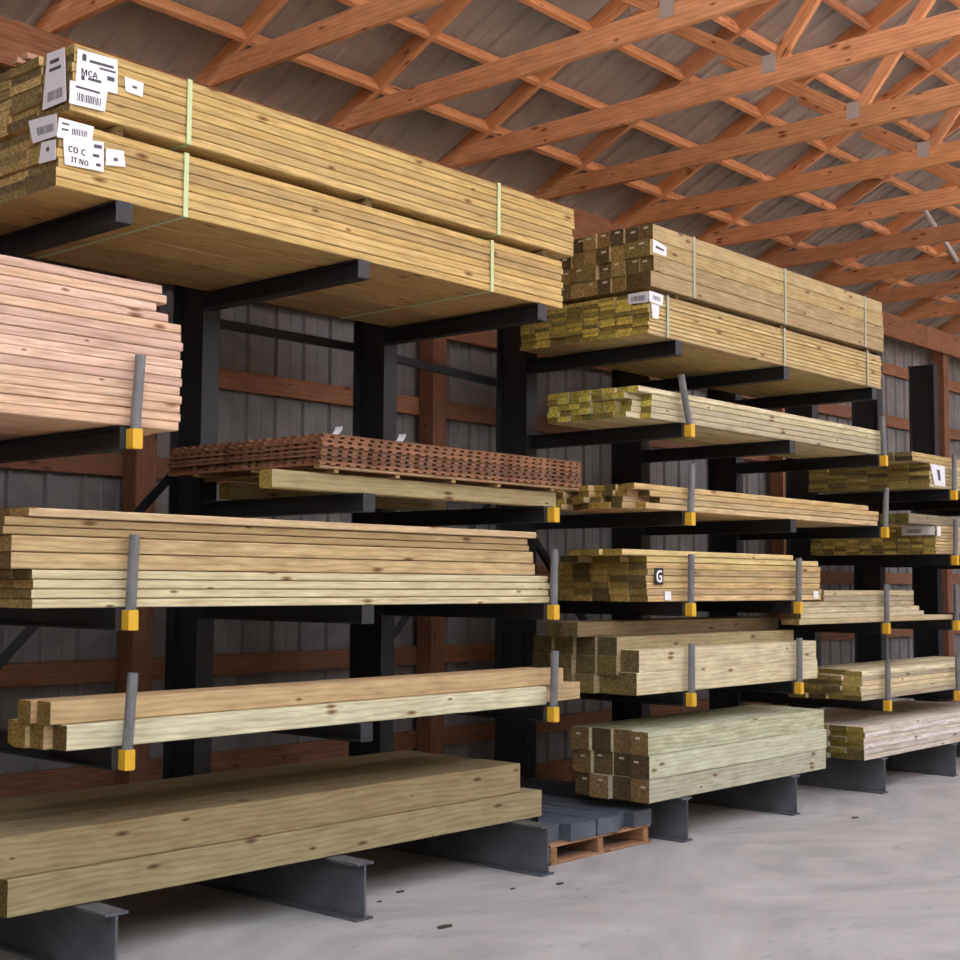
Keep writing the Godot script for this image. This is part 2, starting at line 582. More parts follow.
func building() -> void:
	solid("floor", Vector3(-6, -0.15, -6.78), Vector3(20, 0, 2.0), tex_mat("concrete", Color(1, 1, 1), 0.75, 0.0, concrete_tex, 0.33))
	solid("ground", Vector3(-60, -0.35, -60), Vector3(80, -0.152, 60), tex_mat("gravel", Color(1, 1, 1), 0.95, 0.0, gravel_tex, 0.25))
	var sheet := tex_mat("wall_sheet", Color(0.56, 0.54, 0.53), 0.55, 0.0, metal_tex, 0.5)
	var timber := tones(Color(0.64, 0.44, 0.33), 0.06)
	# back wall: ribbed steel sheets on girts and posts
	var wall := structure("wall_back")
	var up := Basis(Vector3(1, 0, 0), Vector3(0, 0, -1), Vector3(0, 1, 0))   # sheet x to x, ribs out to +z... length upwards
	var sh := ribbed(0.92, 4, 4.38)
	for i in 29:
		var o := mesh_node("wall_panel", sh, wall)
		o.material_override = sheet
		o.transform = Transform3D(up, Vector3(-6 + i * 0.92, 0.0, -6.805))
	for k in 7:
		var y := 0.41 + 0.578 * k
		for s in 5:
			var a := -4.2 + 2.8 * (s * 2)
			var b := minf(a + 5.6, 20.0)
			a = maxf(a, -6.0)
			var o := mesh_node("girt", board_mesh(b - a - 0.004, 0.125, 0.038, wood(pick(timber), rng.randi() % 3), wood(pick(timber))), wall)
			o.position = Vector3((a + b) / 2, y, -6.761)
	for x in [-5.08, -2.66, -0.24, 2.18, 4.60, 7.01, 9.43, 11.85, 15.60, 18.0]:
		var o := mesh_node("post", board_mesh(4.45, 0.138, 0.138, wood(pick(timber), 1), wood(pick(timber))), wall)
		o.transform = Transform3D(Basis(Vector3(0, 1, 0), Vector3(-1, 0, 0), Vector3(0, 0, 1)), Vector3(x + 0.069, 2.226, -6.670))
	for s in 4:
		var a := -6.0 + 7.0 * s
		var b := minf(a + 7.0, 20.0)
		if b <= a: continue
		var o := mesh_node("header", board_mesh(b - a - 0.003, 0.25, 0.040, wood(pick(timber), rng.randi() % 3), wood(pick(timber))), wall)
		o.position = Vector3((a + b) / 2, 4.238, -6.579)
	var skirt := mesh_node("trim_1", board_mesh(25.9, 0.19, 0.036, wood(timber[1], 1), wood(timber[1])), self)
	skirt.position = Vector3(7.0, 0.0005, -6.7595)
	skirt.set_meta("kind", "structure")
	# roof: ribbed sheets on purlins
	var ceil_node := structure("ceiling")
	var slope := atan(0.5)
	var rs := ribbed(0.92, 4, 5.45)
	var roof := tex_mat("roof_sheet", Color(0.72, 0.69, 0.66), 0.5, 0.05, metal_tex, 0.5)
	var clear := mat("roof_light", Color(0.97, 0.98, 1.0, 0.22), 0.1)
	clear.transparency = BaseMaterial3D.TRANSPARENCY_ALPHA
	for s in [1.0, -1.0]:
		for i in 29:
			var o := mesh_node("roof_panel", rs, ceil_node)
			# two sheets in three on the front slope are clear roof-light sheets
			o.material_override = clear if s < 0 and i % 3 != 0 else roof
			var b := Basis(Vector3(1, 0, 0), slope if s < 0 else -slope)
			# back slope rises with +z
			if s > 0:
				o.transform = Transform3D(b, Vector3(-6 + i * 0.92, 6.69 - 0.5 * 4.84, -2.5 - 4.84))
			else:
				o.transform = Transform3D(b, Vector3(-6 + i * 0.92, 6.69, -2.5))
	var pur := tones(Color(0.90, 0.65, 0.48), 0.06)
	for s in [-1.0, 1.0]:
		for k in 10:
			var dz := 4.22 - k * 0.455
			var y := 6.672 - 0.5 * dz
			for e in 5:
				var a := -6.0 + e * 5.35 + (0.53 if k % 2 else 0.0)
				var b := minf(a + 5.35, 20.0)
				var o := mesh_node("purlin", board_mesh(b - a - 0.004, 0.089, 0.038, wood(pick(pur), rng.randi() % 3), wood(pick(pur))), ceil_node)
				o.transform = Transform3D(Basis(Vector3(1, 0, 0), -slope if s < 0 else slope), Vector3((a + b) / 2, y - 0.102, -2.5 + s * dz))
	# end walls, outside the picture
	solid("wall_left", Vector3(-6.1, 0, -6.8), Vector3(-6.0, 4.6, 1.7), sheet)
	solid("wall_right", Vector3(20.0, 0, -6.8), Vector3(20.1, 4.6, 1.7), sheet)
	solid("wall_front", Vector3(-6.1, 0, 1.7), Vector3(20.1, 3.7, 1.8), tex_mat("wall_light", Color(0.58, 0.57, 0.56), 0.6, 0.0, metal_tex, 0.5))
	# a band of clear side-light sheet above it, up to the eave
	solid("window_1", Vector3(-6.0, 3.7, 1.74), Vector3(20.0, 4.45, 1.76), clear)
	for q in [-6.1, 20.0]:
		var st := start()
		prism(st, PackedVector2Array([Vector2(-6.7, 4.6), Vector2(1.7, 4.6), Vector2(-2.5, 6.62)]), 0.1, Transform3D(Basis(Vector3(0, 0, 1), Vector3(0, 1, 0), Vector3(-1, 0, 0)), Vector3(q + 0.1, 0, 0)))
		var g := mesh_node("wall_gable", st.commit(), self)
		g.material_override = sheet
		g.set_meta("kind", "structure")

# ------------------------------------------------------------ scene

func _ready() -> void:
	rng.seed = 20240
	var cam := Camera3D.new()
	cam.name = "camera"
	add_child(cam)
	cam.position = Vector3(0, 1.55, 0)
	cam.rotation_degrees = Vector3(4.25, -48.4, 0.33)
	cam.fov = 38.1
	cam.near = 0.05
	cam.far = 200.0
	cam.current = true

	var we := WorldEnvironment.new()
	we.name = "environment"
	add_child(we)
	var env := Environment.new()
	we.environment = env
	env.background_mode = Environment.BG_SKY
	var sky := Sky.new()
	var sm := ProceduralSkyMaterial.new()
	sm.sky_top_color = Color(0.83, 0.90, 1.0)
	sm.sky_horizon_color = Color(0.94, 0.975, 1.0)
	sm.ground_bottom_color = Color(0.55, 0.53, 0.50)
	sm.ground_horizon_color = Color(0.80, 0.80, 0.79)
	sm.energy_multiplier = 1.0
	sky.sky_material = sm
	env.sky = sky
	env.ambient_light_source = Environment.AMBIENT_SOURCE_SKY
	env.tonemap_mode = Environment.TONE_MAPPER_LINEAR
	env.tonemap_exposure = 8.5
	env.sdfgi_enabled = true
	env.ssao_enabled = true
	env.ssil_enabled = true

	var sun := DirectionalLight3D.new()
	sun.name = "sun"
	add_child(sun)
	sun.rotation_degrees = Vector3(-58, 155, 0)   # from behind the building, high: the yard in front is lit beyond the eave's shade
	sun.light_energy = 2.2
	sun.light_color = Color(1.0, 0.95, 0.88)
	sun.shadow_enabled = true

	face_tex = [wood_texture(11, 5, 0.8), wood_texture(23, 9, 0.95), wood_texture(37, 3, 1.25)]
	end_tex = end_texture()
	concrete_tex = blotch_texture(5, 512, Color(0.70, 0.68, 0.655), 0.13, 0.04, 0.45)
	steel_tex = blotch_texture(9, 256, Color(0.9, 0.9, 0.9), 0.2, 0.06, 0.0)
	metal_tex = blotch_texture(15, 256, Color(0.88, 0.88, 0.88), 0.16, 0.05, 0.0)
	gravel_tex = blotch_texture(21, 256, Color(0.47, 0.45, 0.42), 0.15, 0.25, 0.0)
	tex_mat("galvanised", Color(0.52, 0.52, 0.52), 0.5, 0.1, metal_tex, 1.5)

	building()
	for k in 12:
		truss(k - 2, "orange-brown timber roof truss with grey joint plates, %s in view from the left" % NTH[k])
	racks()
	left_bay()
	middle_bay()
	right_bay()
	floor_things()

func racks() -> void:
	var A := [0.90, 1.445, 2.165, 3.08]
	upright(1.94, A, [], {}, "charcoal steel rack upright beyond the left end of the lower stacks")
	upright(3.20, A, [0, 1, 2], {0: [0.012, 0.008], 1: [0.008, 0.004], 2: [0.018, 0.0]}, "charcoal rack upright with arms under the left ends of the left stacks, nearest floor base")
	upright(4.535, [0.90, 1.445, 1.97, 3.08], [], {}, "charcoal rack upright without pins, its floor base under the middle of the left timbers")
	upright(5.88, [0.90, 1.445, 1.97, 3.075], [0, 1, 2], {0: [0.012, 0.0], 1: [0.006, 0.0]}, "charcoal rack upright whose floor base stands just left of the pallet")
	var B := [0.90, 1.445, 2.0, 2.545, 3.055]
	upright(7.225, B, [0, 1, 2, 3], {0: [0.006, 0], 1: [0.008, 0], 2: [0.022, 0], 3: [-0.10, 0.0]}, "charcoal rack upright whose floor base stands just right of the pallet")
	upright(8.56, B, [0, 1], {0: [0.006, 0], 1: [0.012, 0]}, "charcoal rack upright under the right ends of the middle bay's lower timbers")
	upright(9.905, [0.70, 1.275, 2.0, 2.545, 3.055], [0, 1, 2, 3], {0: [0.006, 0], 1: [0.008, 0], 2: [0.03, 0], 3: [-0.02, 0]}, "charcoal rack upright between the middle bay and the far right bay")
	var C := [0.70, 1.275, 1.81, 2.35]
	upright(11.2, C, [0, 1, 2, 3], {0: [0.004, 0], 1: [0.0, 0], 2: [0.02, 0], 3: [0.02, 0]}, "charcoal rack upright with yellow sockets at the right edge of the photo")
	upright(12.5, C, [], {}, "charcoal rack upright behind the far right bundles")
	upright(13.8, C, [], {}, "charcoal rack column standing clear beside the far orange post")
	var zb := COLUMN_FRONT - 0.277
	brace(Vector3(3.20, 0.83, zb), Vector3(4.53, 2.15, zb), "dark diagonal angle brace behind the lowest left shelf, rising to the right")
	brace(Vector3(4.54, 3.0, zb), Vector3(5.87, 3.0, zb), "dark horizontal angle brace behind and just under the top left bundles")
	brace(Vector3(5.89, 2.99, zb), Vector3(7.22, 2.93, zb), "dark horizontal angle brace crossing in front of the orange wall post")
	brace(Vector3(5.89, 0.92, zb), Vector3(7.22, 2.2, zb), "dark diagonal angle brace behind the left end of the middle stacks")
	brace(Vector3(7.27, 2.2, zb), Vector3(8.55, 0.92, zb), "dark diagonal angle brace behind the middle stacks, falling to the right")
	brace(Vector3(9.91, 2.9, zb), Vector3(11.19, 2.9, zb), "dark horizontal angle brace behind the far right upper bundle")

func left_bay() -> void:
	var green := mat("strap_green", Color(0.78, 0.84, 0.62), 0.4)
	# two strapped bundles on the top arms
	var lo := bundle({"label": "lower of the two long strapped bundles on the top left arms", "x0": 2.875, "x1": 6.045, "y": 3.084, "zf": -4.755, "n": 7, "m": 5, "h": 0.038, "w": 0.232, "face": Color(0.85, 0.72, 0.485), "end": Color(0.73, 0.63, 0.46), "jit": 0.012, "group": "strapped bundles on the top arms"})
	strap(lo, 3.476, 0.27, 1.16, green)
	strap(lo, 5.44, 0.27, 1.16, green)
	for e in [[3.15, "left"], [4.55, "middle"], [5.9, "right"]]:
		var o := mesh_node("spacer_stick", board_mesh(1.15, 0.036, 0.04, wood(Color(0.6, 0.5, 0.33)), cut(Color(0.5, 0.42, 0.25))), self)
		o.transform = Transform3D(Basis(Vector3(0, 1, 0), PI / 2), Vector3(e[0], 3.3545, -5.34))
		tag(o, "thin wooden spacer between the two top left bundles, the %s one" % e[1], "spacer", "spacers between the top left bundles")
	var hi := bundle({"label": "upper of the two long strapped bundles, topmost on the left with white tags", "x0": 2.91, "x1": 6.12, "y": 3.391, "zf": -4.735, "n": 7, "m": 5, "h": 0.0385, "w": 0.232, "face": Color(0.85, 0.725, 0.49), "end": Color(0.73, 0.63, 0.46), "jit": 0.012, "group": "strapped bundles on the top arms"})
	strap(hi, 3.47, 0.2735, 1.16, green)
	strap(hi, 5.47, 0.2735, 1.16, green)
	for e in [[-5.02, "right"], [-5.10, "left"]]:
		board("spacer_stick", 2.88, 3.25, 3.6625, e[0], 0.026, 0.04, wood(Color(0.85, 0.66, 0.55)), cut(Color(0.9, 0.74, 0.62)), "short pinkish stick on top of the uppermost left bundle, the %s one" % e[1], "spacer", "sticks on the uppermost left bundle")
	var zu := -4.7338
	paper(hi, "shipping_tag", [Vector2(2.93, 3.640), Vector2(3.113, 3.648), Vector2(3.117, 3.508), Vector2(2.925, 3.50)], zu, [["MCA", 0.10, 0.62, 0.026]], [[0.12, 0.22, 0.10, 0.30], [0.30, 0.90, 0.22, 0.30], [0.55, 0.95, 0.36, 0.42], [0.12, 0.20, 0.72, 0.86], [0.28, 0.60, 0.74, 0.82], [0.74, 0.92, 0.55, 0.68]], "white printed tag on the upper left corner")
	paper(hi, "barcode_tag", [Vector2(2.90, 3.505), Vector2(3.07, 3.507), Vector2(3.059, 3.420), Vector2(2.898, 3.412)], zu + 0.0016, [], barcode(0.2, 0.85, 0.45, 0.8) + [[0.15, 0.8, 0.15, 0.25]])
	paper(hi, "small_tag", [Vector2(3.148, 3.590), Vector2(3.239, 3.587), Vector2(3.236, 3.528), Vector2(3.154, 3.53)], zu, [], [[0.40, 0.66, 0.42, 0.60]])
	paper_end(hi, "end_tag", [Vector2(-4.895, 3.65), Vector2(-4.77, 3.645), Vector2(-4.745, 3.425), Vector2(-4.92, 3.425)], 2.895, [], [[0.2, 0.7, 0.15, 0.22], [0.2, 0.8, 0.3, 0.36]] + barcode(0.2, 0.85, 0.72, 0.9))
	var zl := -4.7538
	paper(lo, "barcode_tag", [Vector2(2.868, 3.352), Vector2(3.024, 3.354), Vector2(3.017, 3.29), Vector2(2.861, 3.271)], zl + 0.0016, [], barcode(0.4, 0.85, 0.4, 0.75) + [[0.1, 0.3, 0.2, 0.3], [0.1, 0.3, 0.5, 0.6]])
	paper(lo, "shipping_tag", [Vector2(2.888, 3.284), Vector2(3.072, 3.303), Vector2(3.075, 3.182), Vector2(2.9, 3.173)], zl, [["CO C", 0.10, 0.42, 0.026], ["IT NO", 0.16, 0.78, 0.022]], [[0.75, 0.95, 0.12, 0.24], [0.72, 0.88, 0.45, 0.55], [0.80, 0.92, 0.75, 0.85]])
	paper(lo, "small_tag", [Vector2(3.082, 3.281), Vector2(3.166, 3.289), Vector2(3.177, 3.226), Vector2(3.084, 3.212)], zl, [], [[0.40, 0.62, 0.5, 0.7]])
	paper_end(lo, "end_tag", [Vector2(-4.958, 3.38), Vector2(-4.752, 3.365), Vector2(-4.745, 3.275), Vector2(-4.92, 3.281)], 2.858, [], barcode(0.25, 0.9, 0.4, 0.75))
	paper_end(lo, "end_tag", [Vector2(-4.859, 3.273), Vector2(-4.758, 3.263), Vector2(-4.753, 3.183), Vector2(-4.876, 3.188)], 2.86, [], [[0.4, 0.6, 0.3, 0.5]])

	# salmon planks at the far left
	var right := {}
	var ends := [3.45, 3.462, 3.455, 3.466, 3.458, 3.468, 3.46, 3.465, 3.456, 3.466, 3.46, 3.455, 3.393, 3.333, 3.381, 3.355]
	for i in 16: right[Vector2i(i, 0)] = ends[i]
	loose({"name": "plank", "cat": "plank", "desc": "smooth salmon-pink plank", "where": "far left pink stack", "group": "salmon-pink planks in the far left stack",
		"x0": 1.3, "x1": 3.46, "y": 2.172, "zf": -4.733, "n": 16, "m": 5, "h": 0.0366, "w": 0.226, "face": Color(0.95, 0.80, 0.71), "end": Color(0.85, 0.68, 0.55), "spread": 0.03, "right": right,
		"show": func(i, j): return j == 0 or i == 0})

	# brown lattice panels on pale four-by-fours
	for e in [[-4.79, "front"], [-5.62, "rear"]]:
		board("support_timber", 4.0 if e[0] > -5.0 else 4.42, 6.03, 1.971, e[0], 0.083, 0.088, wood(Color(0.70, 0.64, 0.46), 1), cut(Color(0.72, 0.64, 0.34)), "pale square timber under the brown lattice stack, the %s one" % e[1], "timber", "timbers under the lattice")
	var sx := [4.35, 4.75, 5.15, 5.5, 5.95]
	for i in 5:
		var o := mesh_node("spacer_stick", board_mesh(0.98, 0.017, 0.03, wood(Color(0.66, 0.52, 0.38)), cut(Color(0.7, 0.6, 0.42))), self)
		o.transform = Transform3D(Basis(Vector3(0, 1, 0), PI / 2), Vector3(sx[i], 2.0546, -5.24))
		tag(o, "thin stick crosswise under the brown lattice stack, %s from the left" % NTH[i], "spacer", "spacers under the lattice")
	var rails := [[-4.745, "front"], [-5.2, "middle"], [-5.65, "rear"]]
	for e in rails:
		board("lath", 4.24, 6.18, 2.072, e[0], 0.014, 0.035, wood(Color(0.74, 0.60, 0.46)), cut(Color(0.7, 0.6, 0.42)), "thin light lath directly under the brown lattice panels, the %s one" % e[1], "lath", "laths under the lattice")
	var ply := [lattice_ply(1.95, 1.16, false), lattice_ply(1.95, 1.16, true)]
	for k in 7:
		var lab := "brown wooden lattice panel, %s in its stack below the top left bundles" % (["lowest", "second from bottom", "third from bottom", "middle one", "third from top", "second from top", "topmost"][k])
		var t := thing("lattice_panel", Vector3(5.215 + rng.randf_range(-0.012, 0.012), 2.087 + k * 0.0208, -5.315 + rng.randf_range(-0.01, 0.01)), lab, "lattice panel", "stacked lattice panels")
		t.rotation.y = rng.randf_range(-0.006, 0.006)
		for q in 2:
			var o := mesh_node("lath_layer", ply[q], t)
			o.position.y = q * 0.0102
			o.material_override = wood(pick(tones(Color(0.55, 0.38, 0.275), 0.10)), 2)
			o.set_meta("kind", "stuff")
	scrap("paper_scrap", Vector3(4.36, 2.2325, -4.78), 0.05, "small white paper scrap sticking up left on the lattice stack")
	scrap("paper_scrap", Vector3(4.78, 2.2325, -4.78), 0.05, "small white paper scrap on the lattice stack nearer its middle")

	# mixed stack below the lattice
	var where := "stack below lattice"
	var grp := "boards of the mixed stack below the lattice"
	var rows := [
		[0.0365, 2.805, 5.905, Color(0.90, 0.86, 0.68), 0.0], [0.0365, 2.80, 5.895, Color(0.90, 0.86, 0.68), 0.0], [0.0365, 2.806, 5.905, Color(0.90, 0.86, 0.68), 0.0], [0.0365, 2.80, 5.89, Color(0.90, 0.86, 0.68), 0.0],
		[0.0635, 2.712, 5.78, Color(0.84, 0.73, 0.53), 0.0], [0.0630, 2.712, 5.765, Color(0.83, 0.72, 0.52), 0.0],
		[0.033, 2.682, 5.745, Color(0.72, 0.62, 0.43), 0.012], [0.036, 2.69, 5.735, Color(0.74, 0.64, 0.45), 0.016], [0.036, 2.78, 5.79, Color(0.88, 0.78, 0.60), 0.0]]
	var y := 1.4465
	for i in rows.size():
		var r: Array = rows[i]
		for j in 4:
			var a: float = r[1] if j == 0 else r[1] + rng.randf_range(-0.012, 0.03)
			var b: float = r[2] if j == 0 else 5.7 + rng.randf_range(-0.05, 0.15)
			var c: Color = r[3]
			board("board", a, b, y, -4.735 - r[4] - j * 0.143, r[0] - 0.003, 0.14, wood(c, 2 if i in [4, 5] else rng.randi() % 2), cut(pick(tones(Color(0.60, 0.49, 0.31), 0.12))), "%s, %s, %s, %s" % ["pale sawn board" if i < 4 else ("thick grainy tan board" if i < 6 else "tan sawn board"), layer_words(i, 9), row_words(j), where], "board", grp)
		y += r[0] + 0.0006

	# two layers of four-by-fours
	where = "on lowest left arms"
	grp = "square timbers on the lowest left arms"
	var low := [[2.968, 5.885, Color(0.90, 0.885, 0.74)], [2.93, 6.31, Color(0.80, 0.70, 0.52)], [2.91, 5.9, Color(0.78, 0.72, 0.5)], [2.95, 5.9, Color(0.78, 0.72, 0.5)]]
	for j in 4:
		board("timber", low[j][0], low[j][1], 0.9015, -4.737 - j * 0.1, 0.096, 0.097, wood(low[j][2], 1), cut(pick(tones(Color(0.62, 0.50, 0.26), 0.15))), "%s square timber, lower layer, %s, %s" % [["pale greenish-white", "tan", "tan", "tan"][j], row_words(j), where], "timber", grp)
	for j in 2:
		board("timber", [2.925, 2.90][j], [6.09, 6.0][j], 0.999, [-4.785, -4.885][j], 0.088, 0.094, wood([Color(0.83, 0.72, 0.53), Color(0.8, 0.67, 0.48)][j], 0), cut(Color(0.58, 0.48, 0.24)), "orange-tan square timber, upper layer, %s, %s" % [row_words(j), where], "timber", grp)

	# big timbers on the floor bases
	where = "on left floor bases"
	grp = "big timbers on the left floor bases"
	for j in 2:
		board("beam_timber", 2.855 - j * 0.05, 6.09 - j * 0.1, 0.264, -4.935 - j * 0.15, 0.142, 0.147, wood([Color(0.66, 0.61, 0.45), Color(0.62, 0.57, 0.42)][j], 1), cut(Color(0.50, 0.44, 0.22)), "large greenish-tan timber, lower layer, %s, %s" % [row_words(j), where], "timber", grp)
	for j in 6:
		board("beam_timber", 2.60 + rng.randf_range(-0.05, 0.02), 5.935 + rng.randf_range(-0.03, 0.0) * signf(j), 0.4065, -4.962 - j * 0.15, 0.158, 0.147, wood(pick(tones(Color(0.60, 0.53, 0.39), 0.06)), 1 if j == 0 else 0), cut(Color(0.50, 0.44, 0.24)), "large timber, upper layer, %s, %s" % [row_words(j), where], "timber", grp)
	for j in range(2, 6):
		board("beam_timber", 2.75, 5.95, 0.264, -4.935 - j * 0.15, 0.142, 0.147, wood(Color(0.56, 0.50, 0.34), 0), cut(Color(0.50, 0.44, 0.24)), "large greenish-tan timber, lower layer, %s, %s" % [row_words(j), where], "timber", grp)

func lattice_ply(W: float, D: float, lengthwise: bool) -> ArrayMesh:
	var st := start()
	var pitch := 0.0635
	var span := D if lengthwise else W
	var n := int(floor((span - 0.038) / pitch)) + 1
	for k in n:
		var c := -span / 2 + 0.019 + k * (span - 0.038) / (n - 1)
		var e := rng.randf_range(-0.006, 0.006)
		if lengthwise: box(st, Vector3(-W / 2 + e, 0, c - 0.018), Vector3(W / 2 + e, 0.0098, c + 0.018))
		else: box(st, Vector3(c - 0.018, 0, -D / 2 + e), Vector3(c + 0.018, 0.0098, D / 2 + e))
	return st.commit()

func scrap(called: String, at: Vector3, s: float, label: String) -> void:
	var st := start()
	# a curled strip
	for i in 5:
		var a0 := i * 0.35
		var a1 := (i + 1) * 0.35
		var p := Vector3(sin(a0) * s * 0.6, s * 0.35 * i * 0.5, 0)
		var q := Vector3(sin(a1) * s * 0.6, s * 0.35 * (i + 1) * 0.5, 0)
		var n := (q - p).cross(Vector3(0, 0, 1)).normalized()
		for k in [-1.0, 1.0]:
			var off: Vector3 = n * 0.0008 * k
			quad(st, p + off - Vector3(0, 0, s / 2), q + off - Vector3(0, 0, s / 2), q + off + Vector3(0, 0, s / 2), p + off + Vector3(0, 0, s / 2), n * k)
	var o := mesh_node(called, st.commit(), self)
	o.position = at
	o.material_override = mat("paper", Color(0.93, 0.92, 0.92), 0.6)
	tag(o, label, "paper scrap", "paper scraps on the lattice stack")

func middle_bay() -> void:
	var clear := mat("strap_pale", Color(0.66, 0.68, 0.58), 0.3)
	var lo := bundle({"label": "lower middle bundle of thin decking with a white tag folded round its corner", "x0": 6.865, "x1": 10.0, "y": 3.0585, "zf": -4.737, "n": 10, "m": 8, "h": 0.0252, "w": 0.127, "gap": 0.010, "face": Color(0.83, 0.73, 0.53), "end": Color(0.78, 0.70, 0.36), "spread": 0.03, "ch": 0.004, "jit": 0.01, "group": "strapped bundles on the top arms"})
	for x in [7.06, 8.49, 9.75]: strap(lo, x, 0.258, 1.016, clear)
	for e in [[7.2, "left"], [8.5, "middle"], [9.8, "right"]]:
		var o := mesh_node("spacer_stick", board_mesh(1.0, 0.028, 0.04, wood(Color(0.55, 0.46, 0.3)), cut(Color(0.5, 0.42, 0.25))), self)
		o.transform = Transform3D(Basis(Vector3(0, 1, 0), PI / 2), Vector3(e[0], 3.3195, -5.26))
		tag(o, "thin wooden spacer between the two top middle bundles, the %s one" % e[1], "spacer", "spacers between the top middle bundles")
	var hi := bundle({"label": "upper middle bundle of square timbers with brown cut ends, topmost of the middle bay", "x0": 6.89, "x1": 10.015, "y": 3.349, "zf": -4.732, "n": 4, "m": 10, "h": 0.0965, "w": 0.103, "face": Color(0.77, 0.68, 0.50), "end": Color(0.60, 0.51, 0.33), "spread": 0.03, "jit": 0.02, "part": "square_timber", "endtag": true, "group": "strapped bundles on the top arms"})
	for x in [7.35, 8.5, 9.71]: strap(hi, x, 0.388, 1.03, clear)
	paper(hi, "small_tag", [Vector2(6.893, 3.640), Vector2(7.04, 3.615), Vector2(7.04, 3.555), Vector2(6.893, 3.558)], -4.7308, [], [[0.2, 0.8, 0.4, 0.6]])
	paper(lo, "shipping_tag", [Vector2(6.861, 3.317), Vector2(7.011, 3.312), Vector2(7.0, 3.243), Vector2(6.861, 3.252)], -4.7358, [], barcode(0.25, 0.8, 0.3, 0.7))
	paper(lo, "small_tag", [Vector2(6.882, 3.243), Vector2(6.967, 3.238), Vector2(6.956, 3.156), Vector2(6.892, 3.153)], -4.7358, [], [])
	paper_end(lo, "end_tag", [Vector2(-4.885, 3.312), Vector2(-4.737, 3.312), Vector2(-4.737, 3.245), Vector2(-4.885, 3.252)], 6.853, [], barcode(0.15, 0.85, 0.3, 0.8))

	# loose boards under the bundles
	var left := {}
	for i in 4: left[Vector2i(i, 0)] = 6.885 + 0.004 * i
	left[Vector2i(4, 0)] = 6.755
	left[Vector2i(2, 1)] = 6.80
	left[Vector2i(1, 1)] = 6.79
	loose({"name": "board", "cat": "board", "desc": "pale yellow board", "where": "shelf under middle bundles", "group": "boards on the shelf under the middle bundles",
		"x0": 6.74, "x1": 9.965, "y": 2.5465, "zf": -4.735, "n": 5, "m": 8, "h": 0.0365, "w": 0.083, "face": Color(0.85, 0.81, 0.67), "end": Color(0.82, 0.76, 0.40), "jit": 0.02, "left": left})
	left = {}
	left[Vector2i(3, 0)] = 6.70
	left[Vector2i(2, 0)] = 6.86
	left[Vector2i(1, 0)] = 6.97
	left[Vector2i(0, 0)] = 6.83
	loose({"name": "board", "cat": "board", "desc": "tan board", "where": "third middle shelf from top", "group": "boards on the third middle shelf",
		"x0": 6.72, "x1": 9.9, "y": 2.0015, "zf": -4.735, "n": 4, "m": 8, "h": 0.036, "w": 0.083, "face": Color(0.84, 0.73, 0.56), "end": Color(0.64, 0.54, 0.28), "jit": 0.06, "left": left, "right": {Vector2i(3, 0): 9.72, Vector2i(1, 0): 9.9},
		"tint": {Vector2i(3, 0): Color(0.88, 0.76, 0.52), Vector2i(2, 0): Color(0.84, 0.72, 0.5)}})
	# brown bundle with a black sticker, two loose layers on top
	var br := bundle({"label": "orange-brown board bundle with a black letter sticker near its left end", "x0": 6.838, "x1": 8.98, "y": 1.4465, "zf": -4.737, "n": 6, "m": 5, "h": 0.0385, "w": 0.14, "face": Color(0.85, 0.73, 0.53), "end": Color(0.66, 0.56, 0.33), "spread": 0.05, "jit": 0.012})
	var stick := start()
	box(stick, Vector3(6.905 - br.position.x, 1.548 - br.position.y, 0.0012), Vector3(6.998 - br.position.x, 1.648 - br.position.y, 0.0026))
	var sk := mesh_node("sticker", stick.commit(), br)
	sk.material_override = mat("black", Color(0.05, 0.05, 0.05), 0.5)
	sk.set_meta("label", "black square sticker with a white letter")
	var tm := TextMesh.new()
	tm.text = "G"
	tm.font_size = 32
	tm.pixel_size = 0.075 / 24.0
	tm.depth = 0.0008
	var gf := SystemFont.new()
	gf.font_names = PackedStringArray(["Droid Sans"])
	gf.font_weight = 700
	tm.font = gf
	var gl := mesh_node("lettering", tm, sk)
	gl.position = Vector3(6.955 - br.position.x, 1.597 - br.position.y, 0.003)
	gl.material_override = mat("paper", Color(0.93, 0.92, 0.92), 0.6)
	paper(br, "small_tag", [Vector2(7.015, 1.508), Vector2(7.08, 1.508), Vector2(7.08, 1.453), Vector2(7.012, 1.456)], -4.7358, [], [])
	paper(br, "small_tag", [Vector2(8.86, 1.508), Vector2(8.93, 1.508), Vector2(8.93, 1.456), Vector2(8.86, 1.456)], -4.7358, [], [])
	loose({"name": "board", "cat": "board", "desc": "pale board", "where": "on brown stickered bundle", "group": "loose boards on the brown bundle",
		"x0": 6.8, "x1": 8.75, "y": 1.683, "zf": -4.738, "n": 2, "m": 4, "h": 0.036, "w": 0.14, "face": Color(0.86, 0.77, 0.54), "end": Color(0.58, 0.50, 0.24), "jit": 0.08,
		"left": {Vector2i(1, 0): 6.58, Vector2i(0, 0): 6.84, Vector2i(1, 1): 6.55, Vector2i(1, 2): 6.62}, "right": {Vector2i(1, 0): 8.58, Vector2i(0, 0): 8.95}})
	# grey-green timbers
	var grp := "square timbers on the lowest middle arms"
	var face := Color(0.78, 0.73, 0.54)
	var end := Color(0.52, 0.46, 0.31)
	for i in 2:
		board("timber", [6.722, 6.746][i], [8.905, 8.89][i], 0.9015 + i * 0.131, -4.737, 0.13, 0.13, wood(Color(0.90, 0.86, 0.70), 1), cut(end), "pale square timber, %s, front row, lowest middle arms" % ["lower layer", "upper layer"][i], "timber", grp)
	var mid := [[6.72, 8.82], [6.68, 8.85], [6.65, 8.8], [6.62, 8.8]]
